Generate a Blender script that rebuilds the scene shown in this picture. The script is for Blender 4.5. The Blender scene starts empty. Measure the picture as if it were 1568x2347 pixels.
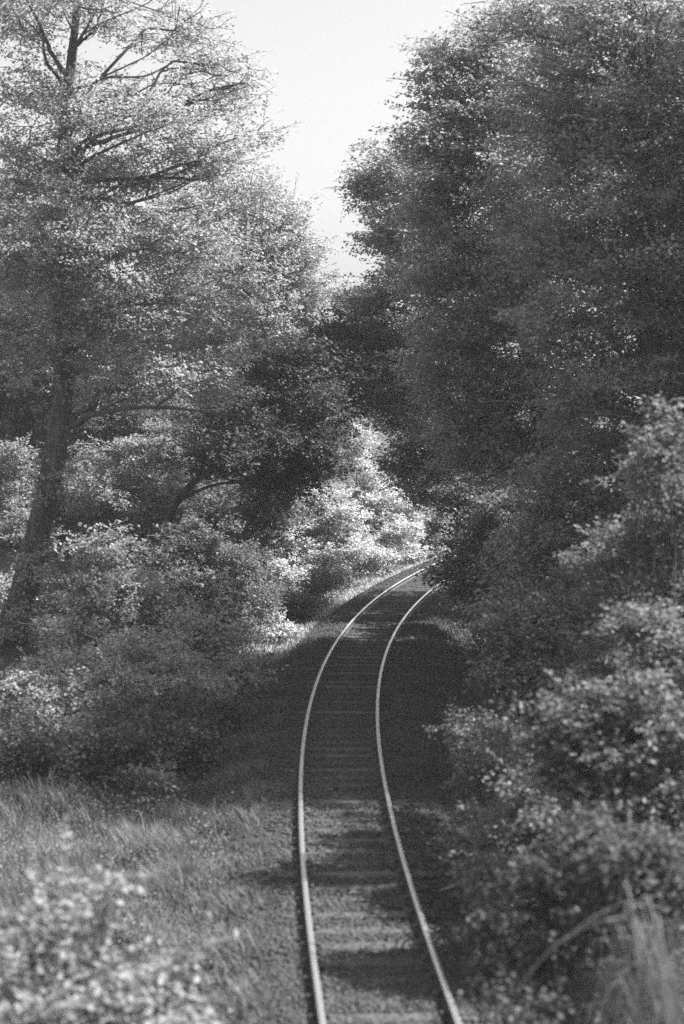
import bpy, math, random
import numpy as np
random.seed(7)
RNG = np.random.default_rng(11)
scn = bpy.context.scene
COL = scn.collection
R = math.radians

# ---------------------------------------------------------------- camera
FPX, CX, CY = 3920.0, 784.0, 1173.0       # photograph measured at 1568 x 2346
H, HOR = 7.0, 890.0
HAZE = .0005
PITCH = math.atan((CY - HOR) / FPX)
cam_d = bpy.data.cameras.new('camera')
cam = bpy.data.objects.new('camera', cam_d)
COL.objects.link(cam)
cam.location = (0, 0, H)
cam.rotation_euler = (math.pi / 2 - PITCH, 0, 0)
cam_d.sensor_fit = 'HORIZONTAL'
cam_d.sensor_width = 24.0
cam_d.lens = 24.0 * FPX / 1568.0
cam_d.clip_start, cam_d.clip_end = 0.1, 3000
cam_d.dof.use_dof = True
cam_d.dof.focus_distance = 57.0
cam_d.dof.aperture_fstop = 0.78
scn.camera = cam

def at(px, py, Z):
    """the world point that stands Z metres ahead and is seen at (px, py)"""
    a, b = (px - CX) / FPX, (CY - py) / FPX
    c, s = math.cos(PITCH), math.sin(PITCH)
    dx, dy, dz = a, c + b * s, -s + b * c
    k = Z / dy
    return np.array((dx * k, Z, H + dz * k))

def on_level(px, py, z=0.0):
    a, b = (px - CX) / FPX, (CY - py) / FPX
    c, s = math.cos(PITCH), math.sin(PITCH)
    dx, dy, dz = a, c + b * s, -s + b * c
    k = (z - H) / dz
    return np.array((dx * k, dy * k, z))

# ---------------------------------------------------------------- world and sun
SUN_EL, SUN_AZ = 49.0, 84.0               # azimuth clockwise from straight ahead (+Y)
w = bpy.data.worlds.new('World'); scn.world = w; w.use_nodes = True
nt = w.node_tree; nt.nodes.clear()
sky = nt.nodes.new('ShaderNodeTexSky'); sky.sky_type = 'NISHITA'
sky.sun_disc = False
sky.sun_elevation = R(SUN_EL); sky.sun_rotation = R(SUN_AZ)
sky.air_density = 1.4; sky.dust_density = 3.2; sky.ozone_density = 1.0
bw = nt.nodes.new('ShaderNodeRGBToBW')
bg = nt.nodes.new('ShaderNodeBackground'); bg.inputs['Strength'].default_value = 0.068
wo = nt.nodes.new('ShaderNodeOutputWorld')
nt.links.new(sky.outputs[0], bw.inputs[0]); nt.links.new(bw.outputs[0], bg.inputs[0])
nt.links.new(bg.outputs[0], wo.inputs[0])
sd = bpy.data.lights.new('sun', 'SUN'); sd.energy = 3.9; sd.angle = R(0.53); sd.color = (1, 1, 1)
so = bpy.data.objects.new('sun', sd); COL.objects.link(so)
so.rotation_euler = (R(90 - SUN_EL), 0, R(180 - SUN_AZ))
scn.view_settings.view_transform = 'Standard'; scn.view_settings.look = 'None'
scn.view_settings.exposure = 1.85; scn.view_settings.gamma = 1.0
scn.cycles.use_denoising = False
scn.cycles.max_bounces = 6; scn.cycles.diffuse_bounces = 4; scn.cycles.transmission_bounces = 4

# ---------------------------------------------------------------- materials (grey: the photograph is black and white)
def mat_new(name):
    m = bpy.data.materials.new(name); m.use_nodes = True
    n = m.node_tree; n.nodes.clear()
    return m, n, n.nodes.new('ShaderNodeOutputMaterial')

def leaf_mat(name, lo, hi, trans=0.42, gloss=0.018):
    m, n, out = mat_new(name)
    geo = n.nodes.new('ShaderNodeNewGeometry')
    ramp = n.nodes.new('ShaderNodeMapRange')
    ramp.inputs['To Min'].default_value = lo; ramp.inputs['To Max'].default_value = hi
    n.links.new(geo.outputs['Random Per Island'], ramp.inputs['Value'])
    dif = n.nodes.new('ShaderNodeBsdfDiffuse'); tr = n.nodes.new('ShaderNodeBsdfTranslucent')
    n.links.new(ramp.outputs[0], dif.inputs[0]); n.links.new(ramp.outputs[0], tr.inputs[0])
    mx = n.nodes.new('ShaderNodeMixShader'); mx.inputs[0].default_value = trans
    n.links.new(dif.outputs[0], mx.inputs[1]); n.links.new(tr.outputs[0], mx.inputs[2])
    gl = n.nodes.new('ShaderNodeBsdfGlossy'); gl.inputs['Roughness'].default_value = 0.5
    gl.inputs['Color'].default_value = (.8, .8, .8, 1)
    m2 = n.nodes.new('ShaderNodeMixShader'); m2.inputs[0].default_value = gloss
    n.links.new(mx.outputs[0], m2.inputs[1]); n.links.new(gl.outputs[0], m2.inputs[2])
    n.links.new(m2.outputs[0], out.inputs[0])
    return m

def rough_mat(name, lo, hi, scale, bump=0.4, rough=0.9, metal=0.0, stretch=None, detail=6):
    m, n, out = mat_new(name)
    tc = n.nodes.new('ShaderNodeTexCoord'); mp = n.nodes.new('ShaderNodeMapping')
    if stretch: mp.inputs['Scale'].default_value = stretch
    no = n.nodes.new('ShaderNodeTexNoise'); no.inputs['Scale'].default_value = scale; no.inputs['Detail'].default_value = detail
    no.inputs['Roughness'].default_value = .65
    n.links.new(tc.outputs['Object'], mp.inputs[0]); n.links.new(mp.outputs[0], no.inputs['Vector'])
    mr = n.nodes.new('ShaderNodeMapRange')
    mr.inputs['From Min'].default_value = .3; mr.inputs['From Max'].default_value = .7
    mr.inputs['To Min'].default_value = lo; mr.inputs['To Max'].default_value = hi
    n.links.new(no.outputs['Fac'], mr.inputs['Value'])
    p = n.nodes.new('ShaderNodeBsdfPrincipled')
    p.inputs['Roughness'].default_value = rough; p.inputs['Metallic'].default_value = metal
    n.links.new(mr.outputs[0], p.inputs['Base Color'])
    if bump:
        b = n.nodes.new('ShaderNodeBump'); b.inputs['Strength'].default_value = bump; b.inputs['Distance'].default_value = .05
        n.links.new(no.outputs['Fac'], b.inputs['Height']); n.links.new(b.outputs[0], p.inputs['Normal'])
    n.links.new(p.outputs[0], out.inputs[0])
    return m

def stone_mat(name, lo, hi):
    m, n, out = mat_new(name)
    geo = n.nodes.new('ShaderNodeNewGeometry'); mr = n.nodes.new('ShaderNodeMapRange')
    mr.inputs['To Min'].default_value = lo; mr.inputs['To Max'].default_value = hi
    n.links.new(geo.outputs['Random Per Island'], mr.inputs['Value'])
    p = n.nodes.new('ShaderNodeBsdfPrincipled'); p.inputs['Roughness'].default_value = .85
    n.links.new(mr.outputs[0], p.inputs['Base Color']); n.links.new(p.outputs[0], out.inputs[0])
    return m

M = dict(
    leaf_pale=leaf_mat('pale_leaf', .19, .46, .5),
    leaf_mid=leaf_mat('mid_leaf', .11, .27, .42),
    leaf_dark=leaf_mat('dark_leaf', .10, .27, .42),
    leaf_full_sun_tint=leaf_mat('full_sun_tinted_leaf', .38, .68, .45),  # strong sunlight is partly painted into this leaf colour
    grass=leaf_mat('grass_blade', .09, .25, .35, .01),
    grass_sun_tint=leaf_mat('sun_tinted_grass_blade', .32, .55, .35, .01),  # sunlight on the verge put into the blade colour
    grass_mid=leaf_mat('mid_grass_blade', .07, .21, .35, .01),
    grass_shade_tint=leaf_mat('shade_tinted_grass_blade', .06, .15, .3, .01),  # shade put into the blade colour
    bark=rough_mat('bark', .012, .11, 6, 1.0, stretch=(1, 1, .25)),
    bark_pale=rough_mat('pale_bark', .12, .25, 14, .6, stretch=(1, 1, .3)),
    soil=rough_mat('soil', .025, .07, 5, .7),
    ballast=rough_mat('ballast_bed', .02, .06, 22, 1.0),
    stone=stone_mat('ballast_stone', .018, .07),
    timber=rough_mat('weathered_sleeper', .035, .11, 9, .5, stretch=(.25, 2.5, 1)),
    iron=rough_mat('rusty_iron', .03, .08, 30, .3, rough=.7, metal=.2),
    steel=rough_mat('polished_rail_head', .93, .98, 30, 0, rough=.38, metal=1.0),
    leaf_shade_tint=leaf_mat('shade_tinted_leaf', .06, .15, .36),  # darker copy of the leaf colour, deep shade painted in
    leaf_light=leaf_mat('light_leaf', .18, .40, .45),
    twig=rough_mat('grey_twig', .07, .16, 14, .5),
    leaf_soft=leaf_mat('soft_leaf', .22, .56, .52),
    leaf_sun_tint=leaf_mat('sun_tinted_leaf', .24, .55, .55),  # lighter copy of the leaf colour, sunlight painted in
    frond=leaf_mat('frond', .09, .17, .35),
)

# ---------------------------------------------------------------- object helpers
def mesh_obj(name, V, F, mat, parent=None, smooth=False):
    """V (n,3); F (m,k) with k = 3 or 4 all alike, or a list of such arrays"""
    me = bpy.data.meshes.new(name)
    Fs = F if isinstance(F, list) else [F]
    V = np.asarray(V, dtype=np.float32)
    if parent is not None:
        V = V - np.array(parent.location, dtype=np.float32)
    me.vertices.add(len(V)); me.vertices.foreach_set('co', V.ravel())
    loops = np.concatenate([np.asarray(f, dtype=np.int32).ravel() for f in Fs])
    sizes = np.concatenate([np.full(len(f), np.asarray(f).shape[1], dtype=np.int32) for f in Fs])
    starts = np.concatenate(([0], np.cumsum(sizes)[:-1])).astype(np.int32)
    me.loops.add(len(loops)); me.loops.foreach_set('vertex_index', loops)
    me.polygons.add(len(sizes)); me.polygons.foreach_set('loop_start', starts)
    try: me.polygons.foreach_set('loop_total', sizes)
    except Exception: pass
    me.update(calc_edges=True)
    if smooth: me.polygons.foreach_set('use_smooth', np.ones(len(sizes), dtype=bool))
    mats = mat if isinstance(mat, list) else [mat]
    for m in mats: me.materials.append(m)
    o = bpy.data.objects.new(name, me); COL.objects.link(o)
    if parent is not None: o.parent = parent
    return o

def thing(name, label, cat, loc, group=None):
    o = bpy.data.objects.new(name, None); COL.objects.link(o)
    o.empty_display_size = .3
    o.location = tuple(float(v) for v in loc)
    o['label'] = label; o['category'] = cat
    if group: o['group'] = group
    return o

class MB:
    """collects tubes and prisms"""
    def __init__(s): s.V = []; s.F = []; s.n = 0
    def add(s, V, F):
        s.V.append(np.asarray(V, float)); s.F.append(np.asarray(F, int) + s.n); s.n += len(V)
    def tube(s, P, rad, sides=7, wob=0.0):
        P = np.asarray(P, float); n = len(P)
        T = np.gradient(P, axis=0); T /= np.linalg.norm(T, axis=1)[:, None] + 1e-9
        ref = np.array((0.3, 1, 0.1)) if abs(T[0] @ np.array((0, 0, 1.))) > .6 else np.array((0, 0, 1.))
        U = np.cross(T, ref); U /= np.linalg.norm(U, axis=1)[:, None] + 1e-9
        W = np.cross(T, U)
        a = np.arange(sides) * 2 * math.pi / sides
        rad = np.broadcast_to(np.asarray(rad, float), (n,))
        rr = rad[:, None] * (1 + wob * RNG.standard_normal((n, sides)))
        V = P[:, None] + rr[..., None] * (np.cos(a)[None, :, None] * U[:, None] + np.sin(a)[None, :, None] * W[:, None])
        i = np.arange(n - 1)[:, None] * sides; j = np.arange(sides)[None]; j2 = (j + 1) % sides
        F = np.stack([i + j, i + j2, i + sides + j2, i + sides + j], -1).reshape(-1, 4)
        s.add(V.reshape(-1, 3), F)
    def build(s, name, mat, parent=None, smooth=True):
        return mesh_obj(name, np.concatenate(s.V), np.concatenate(s.F), mat, parent, smooth)

def curve(pts, n=16):
    """smooth polyline through pts (Catmull-Rom)"""
    P = np.asarray(pts, float)
    if len(P) == 2: return P[0] + (P[1] - P[0]) * np.linspace(0, 1, n)[:, None]
    P = np.vstack([2 * P[0] - P[1], P, 2 * P[-1] - P[-2]])
    out = []; seg = len(P) - 3
    for u in np.linspace(0, seg - 1e-6, n):
        k = int(u); t = u - k; a, b, c, d = P[k:k + 4]
        out.append(.5 * ((2 * b) + (c - a) * t + (2 * a - 5 * b + 4 * c - d) * t * t + (3 * b - a - 3 * c + d) * t ** 3))
    return np.array(out)

def unit(a): return a / (np.linalg.norm(a, axis=-1, keepdims=True) + 1e-9)

def leaves_mesh(P, A, N, L, Wd):
    """leaf at P along A, face normal N, length L, width Wd -> folded four-vertex leaves"""
    B = unit(np.cross(N, A)); N = unit(np.cross(A, B))
    n = len(P); L = L[:, None]; Wd = Wd[:, None]
    mid = P + A * L * .45
    V = np.empty((n, 4, 3))
    V[:, 0] = P; V[:, 1] = mid + B * Wd * .5 + N * Wd * .13
    V[:, 2] = P + A * L - N * L * .08; V[:, 3] = mid - B * Wd * .5 + N * Wd * .13
    i = np.arange(n)[:, None] * 4
    F = np.concatenate([i + np.array((0, 1, 2)), i + np.array((0, 2, 3))])
    return V.reshape(-1, 3), F

def in_ball(n):
    v = unit(RNG.standard_normal((n, 3))); return v * RNG.random((n, 1)) ** (1 / 2.4)

def foliage(blobs, leaf=.10, lai=3.2, spray=.55, clump=.55, axis=None, up=.9, per=14, twig=None, floor=True, shoots=4):
    """leaf sprays gathered in clumps through every blob (centre, radii, density)"""
    Ps, As, Ns, Ls = [], [], [], []
    for c, r, d in blobs:
        c = np.asarray(c, float); r = np.asarray(r, float)
        area = math.pi * r[0] * r[2]
        nl = 1.75 * lai * d * area / (leaf * leaf * .62 * .5 * .75)
        ns = max(3, int(nl / per))
        nc = max(2, int(ns / 9))
        cc = c + in_ball(nc) * r * (.72 + .5 * RNG.random((nc, 1)))
        k = RNG.integers(0, nc, ns)
        S = cc[k] + RNG.standard_normal((ns, 3)) * clump * np.array((.5, .5, .28))
        ax = (c if axis is None else axis)
        out = S - np.array((ax[0], ax[1], 0)); out[:, 2] = 0
        D = unit(unit(out) * .8 + RNG.standard_normal((ns, 3)) * .5 * np.array((1, 1, .45)) + np.array((0, 0, .12)))
        sl = spray * (0.55 + .8 * RNG.random(ns))
        if twig is not None:
            sel = RNG.random(ns) < .22
            for a0, d0, l0 in zip(S[sel], D[sel], sl[sel]):
                twig.tube([a0 - d0 * l0 * .7, a0, a0 + d0 * l0 * .5], [.014, .010, .005], 3)
        t = RNG.random((ns, per)) - .5
        side = unit(np.cross(D, np.array((0, 0, 1.)))); sg = RNG.choice((-1., 1.), (ns, per))
        P = S[:, None] + D[:, None] * (t * sl[:, None])[..., None] + side[:, None] * (sg * RNG.random((ns, per)) * .14 * spray / .55)[..., None]
        P = P + RNG.standard_normal(P.shape) * .05 + np.array((0, 0, -.18)) * (t[..., None] ** 2) * sl[:, None, None] * 2
        A = unit(D[:, None] * .8 + side[:, None] * sg[..., None] * .8 + RNG.standard_normal(P.shape) * .4 + np.array((0, 0, -.2)))
        N = unit(np.array((0, 0, up)) + RNG.standard_normal(P.shape) * .55)
        Ps.append(P.reshape(-1, 3)); As.append(A.reshape(-1, 3)); Ns.append(N.reshape(-1, 3))
        Ls.append(leaf * (.65 + .6 * RNG.random(ns * per)))
        # stray shoots that stand out of the outline
        m = max(2, int(area ** .5 * shoots))
        u = unit(RNG.standard_normal((m, 3)) * np.array((1, 1, .8)) + np.array((0, 0, .35)))
        r0_ = c + u * r * .85; hl = spray * (.9 + 1.1 * RNG.random(m)); dr_ = unit(u + np.array((0, 0, .35)) + RNG.standard_normal((m, 3)) * .35)
        q = 16; tt = np.linspace(0, 1, q)[None, :, None]
        SP = r0_[:, None] + dr_[:, None] * tt * hl[:, None, None] + np.array((0, 0, -.22)) * tt ** 2 * hl[:, None, None]
        if twig is not None:
            for k_ in range(m): twig.tube(np.vstack([c + u[k_] * r * .4, SP[k_, ::5]]), np.linspace(.012, .003, 5), 3)
        sd_ = unit(np.cross(dr_, np.array((.1, .1, 1.))))[:, None] * np.where(np.arange(q) % 2, 1, -1)[None, :, None]
        SA = unit(dr_[:, None] * .6 + sd_ + RNG.standard_normal(SP.shape) * .35)
        Ps.append(SP.reshape(-1, 3)); As.append(SA.reshape(-1, 3)); Ns.append(unit(np.array((0, 0, .8)) + RNG.standard_normal((m * q, 3)) * .5)); Ls.append(leaf * (.6 + .6 * RNG.random(m * q)))
    P, A, N, L = map(np.concatenate, (Ps, As, Ns, Ls))
    if floor:
        keep = P[:, 2] > ground_z(P[:, 0], P[:, 1]) + .02
        P, A, N, L = P[keep], A[keep], N[keep], L[keep]
    return leaves_mesh(P, A, N, L, L * (.55 + .2 * RNG.random(len(L))))

# ---------------------------------------------------------------- the line of the track
LR = [(984, 1297), (910, 1340), (833, 1401), (788, 1451), (752, 1513), (728, 1570), (712, 1625), (698, 1737), (696, 1842), (704, 1972), (717, 2087), (730, 2197), (750, 2342)]
RR = [(985.7, 1349), (935, 1396), (908, 1437), (885, 1484), (870.5, 1538), (862.6, 1588), (859.5, 1637), (866.5, 1732), (883, 1822), (909, 1932), (939, 2042), (971.5, 2152), (1004, 2237), (1044, 2342)]
GL = np.array([on_level(*p) for p in LR]); GR = np.array([on_level(*p) for p in RR])
G = 1.5                                    # between rail centres
def fit_line(off):
    ys = np.concatenate([GL[:, 1], GR[:, 1]])
    co = np.polyfit(ys, np.concatenate([GL[:, 0] + off[0], GR[:, 0] - off[1]]), 4)
    return co
pc = np.polyfit(GL[:, 1], GL[:, 0], 4)
def slope0(y, c): return np.polyval(np.polyder(c), y)
sl_ = lambda y, c: np.sqrt(1 + slope0(y, c) ** 2)
for _ in range(4):                         # centre line from both rails, each offset square to the track
    cl = fit_line((.5 * G * sl_(GL[:, 1], pc), .5 * G * sl_(GR[:, 1], pc))); pc = cl
YA, YB = 20.0, 66.0
def cx(y):
    y = np.asarray(y, float); yc = np.clip(y, YA, YB)
    v = np.polyval(pc, yc) + slope0(yc, pc) * (y - yc)
    c2 = np.polyval(np.polyder(pc, 2), yc)
    return v + .5 * c2 * np.minimum(np.abs(y - yc), 60) ** 2 * np.where(y > yc, 1, .35)
def csl(y):
    e = .05; return (cx(np.asarray(y) + e) - cx(np.asarray(y) - e)) / (2 * e)
def sided(y, d, z):
    """point at signed distance d right of the centre line"""
    s = csl(y); k = 1 / np.sqrt(1 + s * s)
    return np.stack(np.broadcast_arrays(cx(y) + d * k, y - d * s * k, z), -1)
def dist(x, y):
    s = csl(np.clip(y, -40, 130)); return (x - cx(np.clip(y, -40, 130))) / np.sqrt(1 + s * s)

def hump(x, y):
    return .10 * np.sin(x * .9 + y * .37) + .08 * np.sin(x * .41 - y * .73 + 2) + .05 * np.sin(x * 2.1 + y * 1.7)
def ground_z(x, y):
    x = np.asarray(x, float); y = np.asarray(y, float)
    d = dist(x, y)
    a = np.abs(d)
    right = np.clip((d - 3.0) * .42, 0, 2.6); left = np.clip((-d - 3.4) * .13, 0, 1.8)
    shoulder = -.27 - .33 * np.clip((a - 1.5) / 1.2, 0, 1)
    return shoulder + right + left + hump(x, y) * np.clip((a - 2.2) / 1.5, 0, 1)

# ---------------------------------------------------------------- setting
def axis_steps(lo, hi, fine, far):
    core = np.arange(lo, hi + fine / 2, fine)
    g = [hi]; st = fine
    while g[-1] < far: st *= 1.35; g.append(g[-1] + st)
    b = [lo]; st = fine
    while b[-1] > -far: st *= 1.35; b.append(b[-1] - st)
    return np.concatenate([b[:0:-1], core, g[1:]])
gx = axis_steps(-16, 18, .3, 900); gy = axis_steps(4, 95, .5, 1200)
X, Y = np.meshgrid(gx, gy)
Zg = ground_z(X, Y) + .03 * RNG.standard_normal(X.shape) * (np.abs(dist(X, Y)) > 2.6)
V = np.stack([X, Y, Zg], -1).reshape(-1, 3)
nx = len(gx); i = np.arange(len(gy) - 1)[:, None] * nx; j = np.arange(nx - 1)[None]
F = np.stack([i + j, i + j + 1, i + nx + j + 1, i + nx + j], -1).reshape(-1, 4)
gr = mesh_obj('ground', V, F, M['soil'], None, True); gr['kind'] = 'structure'

# ballast bed: a low rounded bank of broken stone under the sleepers
ys = np.arange(2, 96, .25); prof = [(-2.5, -.62), (-2.05, -.36), (-1.6, -.17), (-1.15, -.128), (-.95, -.155), (0, -.165), (.95, -.155), (1.15, -.128), (1.6, -.17), (2.05, -.36), (2.5, -.62)]
V = np.stack([sided(ys, d, z + .012 * RNG.standard_normal(len(ys))) for d, z in prof], 1)
k = len(prof); i = np.arange(len(ys) - 1)[:, None] * k; j = np.arange(k - 1)[None]
F = np.stack([i + j, i + j + 1, i + k + j + 1, i + k + j], -1).reshape(-1, 4)
bed = mesh_obj('track_bed', V.reshape(-1, 3), F, M['ballast'], None, True); bed['kind'] = 'structure'

OCT = np.array([(1, 0, 0), (-1, 0, 0), (0, 1, 0), (0, -1, 0), (0, 0, 1), (0, 0, -1)], float)
OF = np.array([(0, 2, 4), (2, 1, 4), (1, 3, 4), (3, 0, 4), (2, 0, 5), (1, 2, 5), (3, 1, 5), (0, 3, 5)])
n = 70000
yy = 15 + 65 * RNG.random(n) ** 1.35; dd = np.clip(RNG.normal(0, .85, n), -1.8, 1.8)
zz = np.interp(dd, [p[0] for p in prof], [p[1] for p in prof]) + .012
C = sided(yy, dd, zz)
sz = (.018 + .024 * RNG.random((n, 1, 1))) * (1 + .35 * RNG.standard_normal((n, 6, 1)).clip(-1, 1))
Q = unit(RNG.standard_normal((n, 3))); Q2 = unit(np.cross(Q, RNG.standard_normal((n, 3)))); Q3 = np.cross(Q, Q2)
B = np.stack([Q, Q2, Q3], 1)
V = C[:, None] + np.einsum('vk,nkj->nvj', OCT, B) * sz * np.array((1, 1, .75))
st = mesh_obj('ballast_stones', V.reshape(-1, 3), (np.arange(n)[:, None, None] * 6 + OF).reshape(-1, 3), M['stone'])
st['kind'] = 'stuff'; st['label'] = 'broken grey ballast stones between and beside the rails'; st['category'] = 'gravel'

# ---------------------------------------------------------------- railway track
trk = thing('railway_track', 'single railway track of two shining rails curving away to the right between the trees', 'railway track', (float(cx(20.)), 20, -.2))
HEAD = [(-.036, -.005), (-.029, 0), (.029, 0), (.036, -.005), (.038, -.036), (.010, -.046)]
FOOT = [(.009, -.125), (.065, -.137), (.065, -.15), (-.065, -.15), (-.065, -.137), (-.009, -.125), (-.010, -.046), (-.038, -.036)]
sec = HEAD + FOOT
ys = np.arange(2, 95, .3)
for sg in (-1, 1):
    V = np.stack([sided(ys, sg * G / 2 + a, b) for a, b in sec], 1); k = len(sec)
    i = np.arange(len(ys) - 1)[:, None] * k; j = np.arange(k)[None]; j2 = (j + 1) % k
    F = np.stack([i + j, i + k + j, i + k + j2, i + j2], -1).reshape(-1, 4)
    rl = mesh_obj('rail', V.reshape(-1, 3), F, [M['iron'], M['steel']], trk)
    idx = np.tile((np.arange(k) < 3).astype(np.int32), len(ys) - 1)
    rl.data.polygons.foreach_set('material_index', idx)

def boxed(c, ax, ay, hx, hy, z0, z1, bev=.012, jit=.006):
    V = []
    for z, g in ((z0, 0), (z1 - bev, 0), (z1, bev)):
        for sx, sy in ((-1, -1), (1, -1), (1, 1), (-1, 1)):
            V.append(np.array((*c[:2], z)) + ax * sx * (hx - g) + ay * sy * (hy - g) + RNG.normal(0, jit, 3) * np.array((1, 1, .5)))
    F = [(a + r, (a + 1) % 4 + r, (a + 1) % 4 + r + 4, a + r + 4) for r in (0, 4) for a in range(4)] + [(8, 9, 10, 11)]
    return V, F
s_pos = 14.5; cnt = 0
while cnt < 98 and s_pos < 80:
    c = sided(np.array(s_pos), 0., 0.); s = float(csl(s_pos)); kk = 1 / math.sqrt(1 + s * s)
    ax = np.array((kk, -s * kk, 0)); ay = np.array((s * kk, kk, 0))
    mb = MB(); mb.add(*boxed(c, ax, ay, 1.28, .125, -.32, -.143 + RNG.normal(0, .005)))
    sp = mb.build('sleeper', M['timber'], trk, False)
    if cnt < 36:
        for sg in (-1, 1):
            mb = MB()
            p = c + ax * sg * G / 2
            mb.add(*boxed(p, ax, ay, .17, .09, -.16, -.134, .004, .001))
            for q in (-1, 1):
                mb.add(*boxed(p + ax * q * .10, ax, ay, .035, .045, -.142, -.085, .01, .002))
            ch = mb.build('rail_chair', M['iron'], None, False); ch.parent = sp
            ch.matrix_parent_inverse.identity()
            ch.data.vertices.foreach_set('co', (np.concatenate(mb.V) - np.array(trk.location)).astype(np.float32).ravel())
    s_pos += .64 * kk + RNG.normal(0, .015); cnt += 1

# ---------------------------------------------------------------- trees and shrubs
def B_(px, py, rx, ry, Z, dz=0, dens=1.0, deep=.85):
    """a lump of crown seen at (px,py) with half sizes rx, ry in photo pixels, Z+dz metres ahead"""
    z = Z + dz; s = z / FPX
    return (at(px, py, z), np.array((rx * s, max(.5, rx * s * deep), ry * s)), dens)

def deepen(bl, k): return [(c, r * np.array((1, k, 1)), d * 1.1) for c, r, d in bl]

def wander(p0, p1, n=7, amp=.12, sag=.0):
    t = np.linspace(0, 1, n)[:, None]
    L = np.linalg.norm(p1 - p0)
    P = p0 + (p1 - p0) * t
    P[1:-1] += RNG.standard_normal((n - 2, 3)) * amp * L * .25
    P[:, 2] += np.sin(t[:, 0] * math.pi) * sag * L
    return curve(P, n * 2)

def tree(name, label, group, blobs, trunk, r0, r1, mat, leaf=.10, lai=3.0, limbs=(), bark='bark', spray=.55, cat='tree', subs=5, clump=.6, limb_r=.06, up=.9, limb_bark=None, shoots=4, ivy=0):
    """trunk: points from root upward; the crown's own boughs grow out of the trunk"""
    T = np.array(trunk, float)
    gz = float(ground_z(T[0][0], T[0][1]))
    T[0][2] = gz - .15
    t = thing(name, label, cat, (T[0][0], T[0][1], gz), group)
    P = curve(T, 40)
    mb = MB()
    rad = (r1 + (r0 - r1) * (1 - np.linspace(0, 1, 40)) ** 1.35) * (1 + .15 * np.exp(-np.arange(40) / 1.5))
    mb.tube(P, rad, 18, .09 if r0 > .37 else .05)
    ax = P.mean(0)
    for c, r, d in blobs:
        low = P[(P[:, 2] < c[2] - .25 * abs(c[2] - gz) * .5)]
        q = low[-1] if len(low) else P[len(P) // 3]
        if np.linalg.norm(c - q) > .3:
            bow = wander(q, c, 6, .22, .08)
            mb.tube(bow, np.linspace(limb_r, .022, len(bow)), 6, .04)
            for _ in range(subs):
                a = bow[RNG.integers(len(bow) // 3, len(bow))]
                e = c + in_ball(1)[0] * r * .95
                mb.tube(wander(a, e, 4, .2), np.linspace(.028, .008, 8), 4)
    tw = MB()
    V, F = foliage(blobs, leaf, lai, spray, clump, ax, up, twig=mb, shoots=shoots)
    mb.build('trunk', M[bark], t)
    mesh_obj('crown', V, F, mat, t)
    if ivy:
        n = ivy; u = RNG.random(n) ** 1.2 * 26; k0 = u.astype(int); fr = (u - k0)[:, None]
        a_ = RNG.random(n) * 2 * math.pi; patch = np.sin(a_ * 2 + u * .7) + np.sin(u * 1.9 + 1) + RNG.normal(0, .7, n) > -.3
        C = P[k0] * (1 - fr) + P[k0 + 1] * fr; rr_ = (np.interp(u, np.arange(40), rad) * (1.02 + .25 * RNG.random(n)))[:, None]
        O = np.stack([np.cos(a_), np.sin(a_), .1 * np.ones(n)], -1)
        Q = (C + O * rr_)[patch]; O = O[patch]; m = len(Q)
        A = unit(np.array((0, 0, -.8)) + RNG.normal(0, .6, (m, 3)) + O * .25); L = .075 * (.6 + .8 * RNG.random(m))
        V, F = leaves_mesh(Q, A, unit(O + RNG.normal(0, .45, (m, 3)) + np.array((0, 0, .4))), L, L * .8)
        mesh_obj('ivy', V, F, M['leaf_mid'], t)
    for pts, a, b in limbs:
        lb = MB(); lp = curve(pts, 18); lp[1:] += np.cumsum(RNG.normal(0, .02, (17, 3)), axis=0); lb.tube(lp, np.linspace(a, b, 18), 7, .05)
        for q in range(4, 18, 2):                       # the bough forks into fine twigs
            e = lp[q] + unit(lp[q] - lp[q - 2]) * RNG.uniform(.3, .8) + RNG.normal(0, .28, 3)
            lb.tube(wander(lp[q], e, 4, .3), np.linspace(max(b, .008) * .9, .003, 8), 4)
        lb.build('limb', M[limb_bark or bark], t)
    return t

def shrub(name, label, group, blobs, mat, leaf=.08, lai=3.0, stems=5, spray=.4, clump=.4, cat='shrub', up=.8, bark='bark'):
    c0 = np.mean([b[0] for b in blobs], axis=0)
    gz = float(ground_z(c0[0], c0[1]))
    t = thing(name, label, cat, (c0[0], c0[1], gz), group)
    mb = MB()
    for c, r, d in blobs:
        for _ in range(stems):
            e = c + in_ball(1)[0] * r * .9
            f = np.array((c0[0] + RNG.normal(0, .05), c0[1] + RNG.normal(0, .05), gz - .1))
            f[2] = float(ground_z(f[0], f[1])) - .1
            mb.tube(wander(f, e, 5, .15, .05), np.linspace(.03, .007, 10), 5)
    V, F = foliage(blobs, leaf, lai, spray, clump, None, up, twig=mb)
    mb.build('stem', M[bark], t)
    mesh_obj('foliage', V, F, mat, t)
    return t

GL_ = 'trees on the left of the line'; GR_ = 'trees on the right of the line'
SL_ = 'shrubs on the left of the line'; SR_ = 'bushes on the right bank'; SF_ = 'sunlit shrubs by the far bend'

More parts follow.
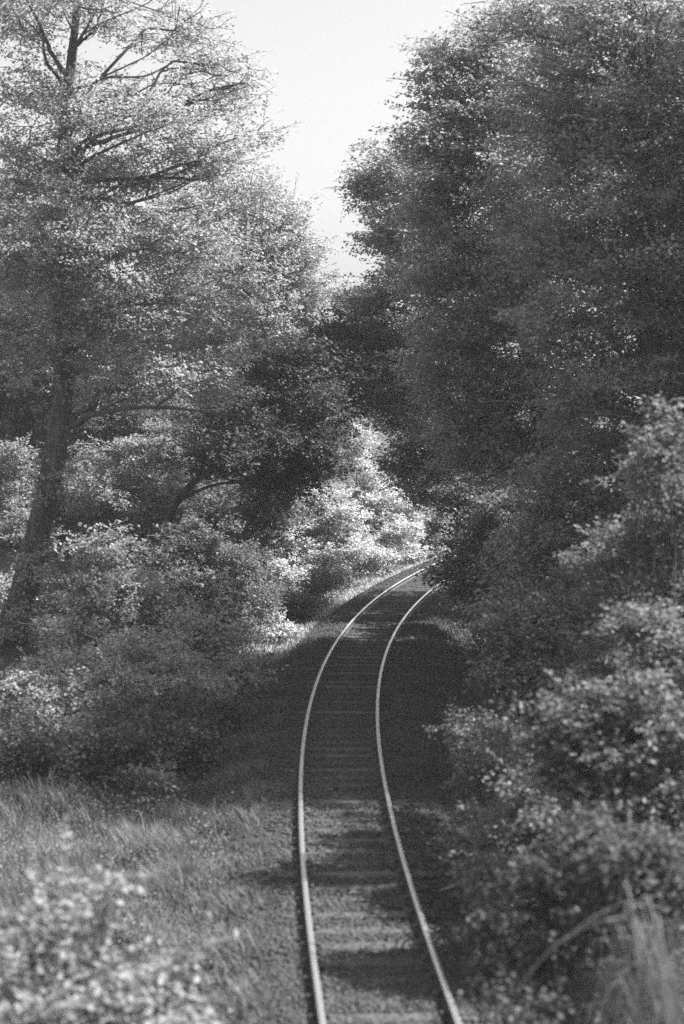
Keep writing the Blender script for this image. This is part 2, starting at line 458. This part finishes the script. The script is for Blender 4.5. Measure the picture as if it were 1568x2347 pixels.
# --- left
Z = 45
tree('leaning_tree', 'tall leaning tree with a thick dark trunk and arching boughs at the left edge', GL_,
     [B_(40, 40, 150, 130, Z, 0, .55), B_(230, -20, 170, 110, Z, -1, .55), B_(400, 70, 120, 80, Z, 1, .5), B_(480, 150, 95, 60, Z, 0, .55),
      B_(150, 230, 190, 90, Z, 1, .7), B_(330, 260, 170, 60, Z, -1, .7), B_(500, 230, 90, 60, Z, 1, .6), B_(560, 190, 40, 30, Z, 0, .45),
      B_(60, 400, 170, 120, Z, 0, .9), B_(300, 400, 190, 90, Z, 1, .9), B_(480, 360, 110, 70, Z, 0, .8), B_(580, 310, 55, 40, Z, 1, .5),
      B_(120, 580, 200, 110, Z, -1, 1), B_(370, 540, 210, 100, Z, 0, 1), B_(60, 760, 160, 110, Z, 1, .9), B_(270, 720, 210, 90, Z, 0, 1),
      B_(440, 690, 150, 80, Z, 1, .9), B_(400, 860, 190, 55, Z, 0, .9), B_(250, 900, 110, 45, Z, 1, .8),
      B_(150, 640, 60, 90, Z, -1.3, .9), B_(140, 460, 60, 80, Z, -1.2, .9), B_(150, 280, 50, 80, Z, -1.0, .7), B_(112, 1120, 34, 60, Z, -.3, .7), B_(85, 1270, 40, 60, Z, -.3, .6), B_(40, 1430, 40, 60, Z, -.4, .7), B_(140, 830, 45, 80, Z, -.8, .5)],
     [at(15, 1560, Z), at(60, 1330, Z), at(108, 1130, Z), at(142, 930, Z), at(150, 700, Z), at(140, 460, Z), at(150, 260, Z), at(170, 80, Z), at(190, -120, Z)],
     .38, .09, M['leaf_sun_tint'], .10, 1.65, shoots=8, ivy=5200,
     limbs=[([at(150, 985, Z), at(220, 945, Z - .5), at(340, 930, Z - 1), at(450, 938, Z - 1), at(570, 950, Z - 1)], .085, .02),
            ([at(360, 932, Z - 1), at(400, 895, Z - 1.3), at(455, 878, Z - 1.5), at(570, 868, Z - 1.5)], .045, .012),
            ([at(145, 410, Z), at(230, 345, Z - .6), at(340, 300, Z - 1), at(500, 240, Z - 1)], .05, .012),
            ([at(150, 345, Z), at(210, 305, Z - 1), at(190, 270, Z - 1.3), at(230, 250, Z - 1.5)], .045, .012),
            ([at(140, 470, Z), at(200, 432, Z - .5), at(300, 425, Z - 1)], .045, .012),
            ([at(150, 560, Z), at(330, 505, Z - 1.2), at(420, 475, Z - 1.4), at(500, 462, Z - 1.4)], .045, .012),
            ([at(155, 215, Z), at(240, 178, Z - .8), at(330, 180, Z - 1), at(420, 150, Z - 1)], .045, .012),
            ([at(155, 180, Z), at(110, 110, Z - .4), at(70, 30, Z - .6), at(30, -60, Z - .6)], .07, .02),
            ([at(165, 110, Z), at(215, 60, Z - .4), at(235, -20, Z - .5)], .05, .015),
            ([at(150, 750, Z), at(260, 700, Z - 1), at(420, 690, Z - 1.2), at(520, 660, Z - 1.2)], .045, .012)])
Z = 62
tree('pale_tree', 'pale sunlit leafy tree whose rounded crown slopes down to the sky gap', GL_,
     [B_(560, 470, 110, 90, Z, 0, .9), B_(630, 475, 60, 60, Z, 1, .7), B_(600, 560, 150, 100, Z), B_(672, 545, 55, 60, Z, 0, .8), B_(520, 640, 170, 100, Z, -1),
      B_(660, 640, 120, 90, Z, 0), B_(560, 740, 180, 80, Z, -1), B_(680, 740, 110, 60, Z, 1), B_(450, 520, 120, 90, Z, 1), B_(705, 635, 40, 45, Z, 2, .6), B_(420, 800, 160, 60, Z, 0)],
     [at(610, 1330, Z), at(615, 1100, Z), at(600, 850, Z), at(600, 650, Z), at(605, 480, Z)], .26, .05, M['leaf_sun_tint'], .115, 1.9)
Z = 54
tree('overhanging_tree', 'dark shaded tree on a curved bare trunk overhanging the line from the left', GL_,
     [B_(560, 940, 140, 70, Z), B_(640, 880, 130, 80, Z, 1), B_(720, 950, 110, 90, Z), B_(700, 840, 120, 80, Z, 1), B_(620, 1030, 150, 60, Z, -1),
      B_(735, 1050, 70, 60, Z), B_(520, 1050, 90, 45, Z), B_(760, 790, 60, 60, Z, 2), B_(800, 900, 50, 80, Z, 1, .9), B_(810, 800, 60, 70, Z, 2, .9), B_(640, 1100, 110, 40, Z, 1, .8)],
     [at(350, 1290, Z), at(385, 1200, Z), at(425, 1125, Z - .5), at(480, 1080, Z - 1), at(560, 1045, Z - 1), at(640, 960, Z - .5), at(700, 860, Z)], .17, .04, M['leaf_shade_tint'], .12, 3.0)
Z = 66
tree('far_tree', 'broad tree filling the far left edge behind the leaning trunk', GL_,
     [B_(-40, 520, 170, 160, Z), B_(60, 700, 190, 160, Z), B_(-20, 900, 190, 150, Z), B_(120, 950, 180, 130, Z), B_(260, 950, 140, 90, Z), B_(-20, 1150, 140, 140, Z), B_(200, 800, 160, 120, Z), B_(360, 960, 130, 60, Z, 0, .9)],
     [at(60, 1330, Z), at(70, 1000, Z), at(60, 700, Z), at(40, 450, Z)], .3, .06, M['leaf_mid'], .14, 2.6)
Z = 78
tree('hidden_tree', 'grey tree low in the notch where both rows of trees meet the sky', 'trees at the far end of the cutting',
     [B_(790, 750, 120, 80, Z), B_(750, 690, 60, 50, Z, 0, .7), B_(850, 700, 50, 60, Z, 0, .7), B_(700, 780, 140, 90, Z), B_(850, 800, 130, 110, Z), B_(780, 900, 150, 80, Z)],
     [at(560, 1240, Z), at(590, 1000, Z), at(700, 800, Z), at(780, 680, Z)], .2, .05, M['leaf_dark'], .15, 2.6)
Z = 60
shrub('hazel_shrub', 'pale dappled shrub beneath the arching bough right of the leaning trunk', SL_,
      [B_(300, 1040, 110, 50, Z - 7, 0, .7), B_(220, 1120, 80, 70, Z - 8, 0, .8), B_(40, 1090, 70, 90, Z - 7, 0, .8), B_(390, 1010, 110, 45, Z - 7, 0, .8), B_(60, 1220, 80, 80, Z - 9, 0, .8)], M['leaf_light'], .11, 2.1)
shrub('elder_shrub', 'dark shrub in the deep shade under the curved trunk', SL_,
      [B_(330, 1150, 150, 110, Z + 4), B_(500, 1170, 130, 80, Z + 4), B_(140, 1200, 150, 110, Z + 4), B_(600, 1180, 90, 60, Z + 4, 0, .8)], M['leaf_dark'], .13, 2.6)
Z = 50
shrub('bramble_bush', 'layered leafy bush standing below the curved trunk', SL_,
      [B_(600, 1200, 70, 60, Z + 3), B_(610, 1140, 60, 40, Z + 4), B_(470, 1260, 130, 70, Z, 0, .9), B_(530, 1310, 90, 70, Z, 2), B_(400, 1340, 140, 80, Z, -1), B_(540, 1380, 100, 70, Z, 0), B_(470, 1420, 140, 60, Z - 2)], M['leaf_mid'], .11, 2.6)
Z = 42
shrub('fern_leaved_bush', 'sprawling bush with feathery sprays beside the leaning trunk foot', SL_,
      [B_(230, 1270, 70, 70, Z, 0, .9), B_(240, 1370, 100, 90, Z), B_(340, 1400, 110, 80, Z, 1), B_(190, 1480, 100, 80, Z, -1), B_(260, 1490, 130, 70, Z)], M['leaf_soft'], .105, 2.5)
Z = 36
shrub('low_bush', 'low dark bush spreading over the shaded foot of the left bank', SL_,
      [B_(110, 1620, 130, 100, Z), B_(260, 1600, 140, 80, Z), B_(400, 1560, 120, 80, Z, 1), B_(170, 1720, 150, 80, Z, -2), B_(300, 1520, 130, 70, Z + 2), B_(440, 1480, 110, 70, Z + 4), B_(520, 1570, 80, 70, Z + 3), B_(-10, 1520, 70, 80, Z + 12), B_(-20, 1380, 80, 90, Z + 13), B_(130, 1560, 90, 60, Z + 3), B_(460, 1620, 70, 60, Z, 1, .8)], M['leaf_soft'], .10, 2.6)
shrub('shadow_bush', 'thicket with shade painted into its dark leaves at the foot of the left bank behind the tall grass', SL_,
      [B_(70, 1735, 120, 75, 31.5), B_(230, 1735, 130, 75, 32), B_(390, 1700, 120, 75, 33), B_(350, 1640, 120, 60, 34.5), B_(20, 1680, 90, 80, 33), B_(490, 1640, 70, 50, 36, 0, .8)], M['leaf_shade_tint'], .09, 3.0, 6)  # split off with darker leaves to paint the shade at the bank foot
shrub('small_sapling', 'small leafy sapling at the dark edge of the tall grass', SL_,
      [B_(330, 1790, 60, 35, 31, 0, .8), B_(360, 1815, 45, 30, 30, 0, .7)], M['leaf_mid'], .09, 1.6, 3)
Z = 15.5
shrub('pale_shrub', 'bright pale shrub out of focus in the bottom left corner', SL_,
      [B_(60, 2180, 130, 90, Z), B_(200, 2130, 60, 90, Z, .2, .8), B_(180, 2260, 150, 90, Z, -.4), B_(320, 2280, 90, 80, Z, 0), B_(60, 2360, 160, 90, Z, -.8), B_(260, 2380, 150, 70, Z, -.5), B_(430, 2340, 60, 90, Z, 0, .5), B_(120, 2060, 60, 60, Z + .5, 0, .5), B_(230, 2050, 30, 60, Z, 0, .6), B_(400, 2230, 60, 60, Z, 0, .5)], M['leaf_light'], .095, 1.9, 8, .34, .3)

# --- far bend, sunlit
Z = 66
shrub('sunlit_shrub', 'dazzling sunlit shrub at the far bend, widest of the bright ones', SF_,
      [B_(640, 1210, 70, 60, Z + 1, 0, .9), B_(700, 1200, 80, 60, Z), B_(770, 1190, 80, 70, Z), B_(730, 1150, 60, 45, Z, 0, .8), B_(700, 1270, 70, 40, Z - 1), B_(790, 1260, 70, 45, Z - 1), B_(650, 1310, 70, 28, Z - 5, 0, .9), B_(590, 1250, 60, 50, Z - 3, 0, .9), B_(690, 1120, 50, 35, Z, 0, .6), B_(620, 1170, 50, 40, Z, 0, .7)], M['leaf_full_sun_tint'], .12, 2.6)
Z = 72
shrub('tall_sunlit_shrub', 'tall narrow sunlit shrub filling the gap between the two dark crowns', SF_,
      [B_(840, 1110, 45, 60, Z), B_(820, 1030, 30, 60, Z, 0, .8), B_(860, 1180, 70, 70, Z - 1), B_(900, 1230, 70, 40, Z - 2), B_(880, 1120, 50, 50, Z, 1), B_(850, 1280, 70, 40, Z - 4), B_(925, 1170, 40, 40, Z)], M['leaf_full_sun_tint'], .13, 2.6)
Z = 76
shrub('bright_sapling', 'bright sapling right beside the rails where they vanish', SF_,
      [B_(980, 1220, 60, 40, Z, 0, .9), B_(1015, 1190, 40, 40, Z, 0, .8), B_(940, 1265, 45, 22, Z - 2, 0, .9)], M['leaf_full_sun_tint'], .13, 2.4)
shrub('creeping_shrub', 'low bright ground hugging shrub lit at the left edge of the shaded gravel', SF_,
      [B_(605, 1415, 45, 40, 52, 0, .9), B_(650, 1450, 45, 16, 51, 0, .9), B_(590, 1455, 40, 16, 50.5, 0, .9)], M['leaf_full_sun_tint'], .11, 2.6)
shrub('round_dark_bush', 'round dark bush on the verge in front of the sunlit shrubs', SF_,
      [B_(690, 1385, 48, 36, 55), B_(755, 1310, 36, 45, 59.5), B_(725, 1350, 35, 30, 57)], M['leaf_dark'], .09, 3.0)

# --- right trees
Z = 56.5
tree('dark_tree', 'far dark tree of the right row with its edge against the sky notch', GR_,
     deepen([B_(848, 430, 42, 50, Z, 0, .9), B_(900, 400, 90, 80, Z), B_(895, 520, 50, 50, Z), B_(930, 520, 110, 90, Z), B_(910, 640, 80, 90, Z), B_(950, 760, 120, 110, Z), B_(900, 880, 80, 90, Z),
      B_(960, 960, 100, 100, Z), B_(920, 1060, 60, 50, Z), B_(1000, 1080, 90, 60, Z), B_(975, 1140, 50, 35, Z, 0, .8), B_(850, 720, 60, 90, Z, 1)], 1.2),
     [at(1120, 1310, Z), at(1090, 1000, Z), at(1030, 700, Z), at(960, 420, Z)], .28, .06, M['leaf_soft'], .125, 2.6, bark='twig', spray=.65, clump=.5, up=1.1)
Z = 46.5
tree('broad_tree', 'broad dense tree leaning its dark crown over the bend from the right', GR_,
     deepen([B_(990, 160, 55, 35, Z, 0, .6), B_(1190, 460, 90, 130, Z, -3), B_(1190, 640, 90, 120, Z, -3), B_(1200, 260, 100, 120, Z, -1), B_(1120, 90, 80, 80, Z, 0, .9), B_(1050, 130, 70, 60, Z, 0, .9), B_(980, 240, 45, 40, Z, 0, .8), B_(1060, 260, 100, 80, Z), B_(1000, 350, 110, 70, Z), B_(1130, 380, 120, 110, Z), B_(1010, 470, 110, 90, Z), B_(1150, 560, 150, 110, Z),
      B_(1000, 620, 100, 100, Z, -1), B_(1110, 720, 150, 100, Z, -1), B_(1030, 830, 110, 100, Z), B_(1170, 860, 150, 100, Z, -1), B_(1080, 960, 120, 90, Z), B_(1210, 1000, 150, 90, Z), B_(1120, 1060, 110, 60, Z), B_(1160, 180, 90, 110, Z, 1)], 1.9),
     [at(1300, 1340, Z), at(1260, 1080, Z), at(1210, 800, Z), at(1170, 500, Z), at(1120, 200, Z)], .34, .07, M['leaf_soft'], .118, 2.6, bark='bark', spray=.65, clump=.5, up=1.1)
Z = 39
tree('tall_tree', 'tall dark tree with pale bare side twigs rising past the upper right corner', GR_,
     deepen([B_(1200, 60, 90, 100, Z, 2, .7), B_(1330, 20, 150, 110, Z, 1, .9), B_(1500, 80, 170, 140, Z), B_(1290, 190, 130, 100, Z, 1), B_(1440, 280, 160, 120, Z), B_(1570, 300, 120, 140, Z), B_(1280, 350, 140, 100, Z, 1),
      B_(1400, 450, 170, 100, Z), B_(1550, 520, 150, 120, Z), B_(1300, 560, 150, 100, Z, 1), B_(1440, 650, 170, 110, Z), B_(1580, 720, 140, 110, Z), B_(1300, 740, 150, 100, Z), B_(1420, 850, 170, 90, Z), B_(1560, 900, 130, 70, Z, 1), B_(1330, 920, 130, 80, Z)], 1.9),
     [at(1520, 1420, Z), at(1510, 1100, Z), at(1490, 800, Z), at(1480, 500, Z), at(1460, 200, Z), at(1440, -80, Z)], .33, .10, M['leaf_soft'], .105, 2.3, spray=.65, clump=.45, up=1.1,
     limbs=[([at(1500, y0, Z), at(1500 - 60, y0 - 25 * u, Z - 2.5), at((1500 + x1) / 2, (y0 + y1) / 2 - 30 * u, Z - 5.2), at(x1, y1, Z - 6.3)], .024, .005)
            for y0, x1, y1, u in ((560, 1260, 480, 1), (600, 1290, 560, -1), (420, 1600, 330, 1), (930, 1090, 905, -.6), (1030, 1220, 1040, -1), (690, 1150, 620, 1), (520, 1230, 430, .5),
                                  (650, 1340, 600, .7), (760, 1180, 800, .6), (850, 1350, 820, -.5), (480, 1400, 400, 1), (640, 1600, 540, .8), (980, 1330, 950, .6), (330, 1280, 260, .7))], bark='twig', limb_bark='twig', shoots=6)
Z = 51
shrub('shade_bush', 'black looking bush in deep shade where the right rail disappears', SR_,
      [B_(1050, 1240, 45, 55, Z + 2), B_(1080, 1290, 80, 80, Z), B_(1160, 1190, 110, 90, Z - 1), B_(1050, 1340, 60, 50, Z - .5), B_(1180, 1300, 110, 90, Z - 3), B_(1120, 1400, 70, 50, Z - 3), B_(1090, 1150, 90, 80, Z + 2)], M['leaf_dark'], .12, 2.6)
Z = 40
shrub('holly_bush', 'dark leafy bush under the tall tree behind the lit right bushes', SR_,
      [B_(1280, 1130, 130, 90, Z), B_(1400, 1040, 150, 80, Z + 2), B_(1250, 1250, 130, 80, Z), B_(1400, 1180, 130, 80, Z), B_(1200, 1330, 80, 60, Z + 1), B_(1180, 1400, 80, 70, Z - 1), B_(1540, 1000, 100, 90, Z)], M['leaf_soft'], .105, 2.6)
Z = 25
shrub('high_bush', 'tall half lit bush leaning in at the right edge, halfway up the photo', SR_,
      [B_(1520, 1040, 70, 60, Z, 0, .9), B_(1560, 1130, 90, 70, Z), B_(1480, 1100, 60, 45, Z + .5, 0, .8), B_(1500, 1220, 110, 70, Z + 1), B_(1410, 1270, 110, 60, Z + 2), B_(1540, 1310, 100, 80, Z + .5), B_(1560, 960, 40, 50, Z, 0, .6)], M['leaf_mid'], .085, 2.6, 6, .35, .3)
Z = 31
shrub('rounded_bush', 'rounded half lit bush nearest the track on the right bank', SR_,
      [B_(1230, 1430, 110, 55, Z), B_(1160, 1490, 60, 70, Z, -.5, .9), B_(1290, 1500, 120, 70, Z - .3), B_(1180, 1570, 90, 70, Z - 1), B_(1330, 1410, 90, 60, Z + .6), B_(1120, 1420, 20, 30, Z, 0, .6), B_(1280, 1600, 100, 60, Z - 1)], M['leaf_mid'], .085, 2.7, 6, .35, .3)
Z = 27
shrub('trailing_bush', 'fine leaved low growth trailing down the bank beside the right rail', SR_,
      [B_(1100, 1690, 70, 70, Z + 1, 0, .8), B_(1150, 1800, 90, 80, Z), B_(1120, 1920, 90, 80, Z - 3, 0, .8), B_(1210, 1900, 90, 90, Z - 4), B_(1150, 2030, 100, 80, Z - 6, 0, .8)], M['leaf_mid'], .07, 2.4, 5, .3, .3)
Z = 21
shrub('broadleaf_bush', 'large broad leaved bush with a sunlit top bulging from the right edge', SR_,
      [B_(1340, 1620, 100, 50, Z), B_(1460, 1610, 110, 70, Z - .3), B_(1300, 1700, 110, 70, Z, 0), B_(1430, 1720, 120, 80, Z - .5), B_(1550, 1680, 90, 100, Z - .5), B_(1300, 1780, 100, 60, Z - .3), B_(1430, 1830, 120, 60, Z - .8), B_(1560, 1820, 80, 80, Z - .8), B_(1690, 1830, 110, 80, Z - .4), B_(1690, 1700, 90, 70, Z + .4), B_(1240, 1610, 40, 20, Z, 0, .6)], M['leaf_mid'], .085, 2.8, 6, .3, .28)
Z = 24
shrub('upper_bush', 'dim bush between the broad leaved bush and the tall half lit one', SR_,
      [B_(1480, 1440, 110, 70, Z), B_(1380, 1500, 70, 60, Z + 1, 0, .9), B_(1550, 1500, 70, 60, Z - .5)], M['leaf_dark'], .085, 2.6, 6, .32, .3)
Z = 16.5
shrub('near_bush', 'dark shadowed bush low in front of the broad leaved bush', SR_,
      [B_(1340, 1950, 110, 80, Z + 1), B_(1480, 1980, 120, 90, Z), B_(1260, 2060, 100, 80, Z + 1), B_(1380, 2090, 110, 70, Z), B_(1550, 2080, 70, 80, Z - .4), B_(1200, 2180, 100, 90, Z + .5), B_(1300, 2230, 90, 90, Z), B_(1230, 2330, 110, 70, Z - .6)], M['leaf_shade_tint'], .075, 2.8, 6, .26, .24)

Z = 23
shrub('ragged_bush', 'ragged dim growth filling the bank between the rounded bush and the near bush', SR_,
      [B_(1220, 1700, 70, 70, Z + 3, 0, .8), B_(1220, 1830, 80, 70, Z, 0, .8), B_(1330, 1870, 110, 60, Z - 1, 0, .9), B_(1480, 1900, 110, 60, Z - 3, 0, .8), B_(1400, 1590, 100, 60, Z + 3, 0, .8), B_(1440, 1370, 120, 60, Z + 4, 0, .9), B_(1330, 1330, 90, 60, Z + 10, 0, .9)], M['leaf_mid'], .08, 2.4, 5, .34, .4)

# deep wood behind both rows: one uncountable mass each side
def wood(name, label, blobs, mat, leaf, lai):
    V, F = foliage(blobs, leaf, lai, .9, 1.0, None, .7)
    o = mesh_obj(name, V, F, mat); o['kind'] = 'stuff'; o['label'] = label; o['category'] = 'woodland'
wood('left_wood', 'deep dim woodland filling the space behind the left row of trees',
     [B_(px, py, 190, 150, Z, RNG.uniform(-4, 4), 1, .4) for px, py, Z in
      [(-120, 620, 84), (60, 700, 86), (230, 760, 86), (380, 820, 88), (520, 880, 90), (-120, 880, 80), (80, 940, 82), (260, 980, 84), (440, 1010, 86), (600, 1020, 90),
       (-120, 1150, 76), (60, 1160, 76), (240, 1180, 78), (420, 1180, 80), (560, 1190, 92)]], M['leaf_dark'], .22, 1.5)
wood('right_wood', 'deep dark woodland behind the right row of trees, partly added out of view to cast shade',
     [(np.array((x, y, z)), np.array((3.2, 3.2, 3.0)), 1) for x in (11.5, 16, 21) for y in (33, 37, 42, 46.5, 57.5) for z in (3.5, 8, 12.5, 16.5)], M['leaf_dark'], .2, 1.3)  # blocks out of view added for shade, row gap left for the sun

# arching tussock at the lower right
base = at(1560, 2400, 13.4); gz = float(ground_z(base[0], base[1]))
top = at(1470, 2120, 13.4); hh0 = top[2] - gz
tus = thing('grass_tussock', 'tussock of long arching pale grass drooping in the bottom right corner', 'grass tussock', (base[0], base[1], gz))
n = 220; P0 = np.array((base[0], base[1], gz)) + RNG.normal(0, .11, (n, 3)) * np.array((1, 1, 0))
az = RNG.normal(math.pi, .75, n); dv = np.stack([np.cos(az), np.sin(az), np.zeros(n)], -1)
hh = hh0 * (.55 + .5 * RNG.random(n)); ln = .45 + .75 * RNG.random(n)
t = np.linspace(0, 1, 9)[None, :]
zz = hh[:, None] * (1 - (1 - t * 1.8) ** 2); xx = ln[:, None] * t ** 1.2
C = P0[:, None] + dv[:, None] * xx[..., None] + np.array((0, 0, 1.)) * zz[..., None]
C += np.cumsum(RNG.normal(0, .006, C.shape), axis=1)
sv = np.stack([-np.sin(az), np.cos(az), np.zeros(n)], -1)[:, None] * (.008 * (1 - .85 * t ** 2))[..., None]
V = np.stack([C - sv, C + sv], 2).reshape(-1, 3)
i_ = np.arange(n)[:, None] * 18 + np.arange(8)[None] * 2
F = np.stack([i_, i_ + 1, i_ + 3, i_ + 2], -1).reshape(-1, 4)
mesh_obj('blades', V, F, M['grass_mid'], tus)
for q_ in ([(1190, 2260), (1270, 2170), (1360, 2118), (1440, 2105), (1500, 2125)], [(1300, 2150), (1350, 2110), (1410, 2080), (1450, 2100)]):
    pts = [at(x, y, 13.2) for x, y in q_][::-1]; pts = [np.array((base[0], base[1], gz))] + pts
    mb = MB(); C = curve(pts, 40); mb.tube(C, np.linspace(.013, .007, 40), 5)
    mb.build('stem', M['bark_pale'], tus)

# ---------------------------------------------------------------- grass and ground cover (uncountable)
def blades(name, label, yr, dr, n, hgt, mat, wid=.012, lean=.35, ypow=1.0, patch=None):
    y = yr[0] + (yr[1] - yr[0]) * RNG.random(n) ** ypow; d = dr[0] + (dr[1] - dr[0]) * RNG.random(n)
    P = sided(y, d, 0.); P[:, 2] = ground_z(P[:, 0], P[:, 1])
    tuft = .5 + .5 * np.sin(P[:, 0] * 2.3 + 1.3 * np.sin(P[:, 1] * 1.1)) * np.sin(P[:, 1] * 1.9 + P[:, 0])
    keep = RNG.random(n) < .35 + .65 * tuft
    P = P[keep]; tuft = tuft[keep]; n = len(P)
    hh = hgt * (.35 + .9 * RNG.random(n) ** 1.5) * (.4 + .9 * tuft)
    az = RNG.random(n) * 2 * math.pi; dv = np.stack([np.cos(az), np.sin(az), np.zeros(n)], -1); sv = np.stack([-np.sin(az), np.cos(az), np.zeros(n)], -1)
    ln = (lean * (.4 + RNG.random(n)))[:, None]; h1 = hh[:, None]; up = np.array((0, 0, 1.))
    w_ = (wid * (.6 + .8 * RNG.random(n)))[:, None]
    V = np.empty((n, 5, 3))
    V[:, 0] = P - sv * w_; V[:, 1] = P + sv * w_
    m = P + up * h1 * .6 + dv * h1 * ln * .35
    V[:, 2] = m + sv * w_ * .8; V[:, 3] = m - sv * w_ * .8
    V[:, 4] = P + up * h1 * .95 + dv * h1 * ln
    i = np.arange(n)[:, None] * 5
    o = mesh_obj(name, V.reshape(-1, 3), [i + np.array((0, 1, 2, 3)), i + np.array((3, 2, 4))], mat)
    o['kind'] = 'stuff'; o['label'] = label; o['category'] = 'grass'
    return o
def litter(name, label, yr, dr, n, leaf, mat, hgt):
    y = yr[0] + (yr[1] - yr[0]) * RNG.random(n); d = dr[0] + (dr[1] - dr[0]) * RNG.random(n)
    P = sided(y, d, 0.)
    k = .5 * np.sin(P[:, 0] * 4.1 - P[:, 1] * 2.3) * np.sin(P[:, 1] * 3.7) + np.sin(P[:, 0] * 1.7 + P[:, 1] * .6) * np.sin(P[:, 1] * 1.3 - P[:, 0]) * .5 + .5
    P[:, 2] = ground_z(P[:, 0], P[:, 1]) + .02 + hgt * RNG.random(n) * np.clip(.2 + k, .05, 2)
    A = unit(RNG.standard_normal((n, 3)) * np.array((1, 1, .4))); N = unit(np.array((0, 0, .9)) + RNG.standard_normal((n, 3)) * .5)
    L = leaf * (.6 + .8 * RNG.random(n))
    V, F = leaves_mesh(P, A, N, L, L * .65)
    o = mesh_obj(name, V, F, mat); o['kind'] = 'stuff'; o['label'] = label; o['category'] = 'ground cover'
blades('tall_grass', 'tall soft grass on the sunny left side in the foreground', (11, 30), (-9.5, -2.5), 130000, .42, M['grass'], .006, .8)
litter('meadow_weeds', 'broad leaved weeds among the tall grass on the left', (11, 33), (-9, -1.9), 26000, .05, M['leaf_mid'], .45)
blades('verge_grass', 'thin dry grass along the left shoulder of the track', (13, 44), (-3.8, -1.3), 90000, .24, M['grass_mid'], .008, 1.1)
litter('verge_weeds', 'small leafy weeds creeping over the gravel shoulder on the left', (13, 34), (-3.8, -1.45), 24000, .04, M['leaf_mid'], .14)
blades('shade_grass', 'soft grass with shade painted into its dark blades at the foot of the left bank', (29, 46), (-7, -1.6), 30000, .25, M['grass_shade_tint'], .009, .6)  # darker blades paint the shade over this strip
blades('far_verge_grass', 'short grass with sunlight painted into its pale blades on the far left verge beside the bend', (46, 90), (-4.8, -2.0), 34000, .2, M['grass_sun_tint'], .016, .6)  # paler blades paint the sun on this strip
blades('bank_grass', 'short dark grass on the shaded right verge', (13, 70), (1.5, 4.2), 26000, .25, M['grass_shade_tint'], .011, .6)

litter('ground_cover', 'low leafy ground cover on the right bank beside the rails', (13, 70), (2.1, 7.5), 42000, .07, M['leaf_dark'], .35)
litter('ivy_carpet', 'low leafy carpet on the shaded left bank', (29, 85), (-12, -2.6), 52000, .085, M['leaf_shade_tint'], .3)
litter('fallen_leaves', 'scattered fallen leaves on the ballast and shoulders', (15, 75), (-2.6, 2.6), 5000, .05, M['leaf_pale'], .0)

# ---------------------------------------------------------------- thin haze volume added to lift the dark tones
hz_m, hn, ho = mat_new('haze')
pv = hn.nodes.new('ShaderNodeVolumePrincipled')
pv.inputs['Color'].default_value = (.95, .95, .95, 1); pv.inputs['Density'].default_value = HAZE; pv.inputs['Anisotropy'].default_value = .2
hn.links.new(pv.outputs[0], ho.inputs['Volume'])
x0, x1, y0, y1, z0, z1 = -1500, 1500, -1500, 1500, -6, 32
V = np.array([(x, y, z) for z in (z0, z1) for x, y in ((x0, y0), (x1, y0), (x1, y1), (x0, y1))], float)
hz = mesh_obj('haze', V, np.array([(3, 2, 1, 0), (4, 5, 6, 7), (0, 1, 5, 4), (1, 2, 6, 5), (2, 3, 7, 6), (3, 0, 4, 7)]), hz_m)
hz['kind'] = 'stuff'; hz['label'] = 'thin added haze that veils the trees and lifts their dark tones'; hz['category'] = 'haze'
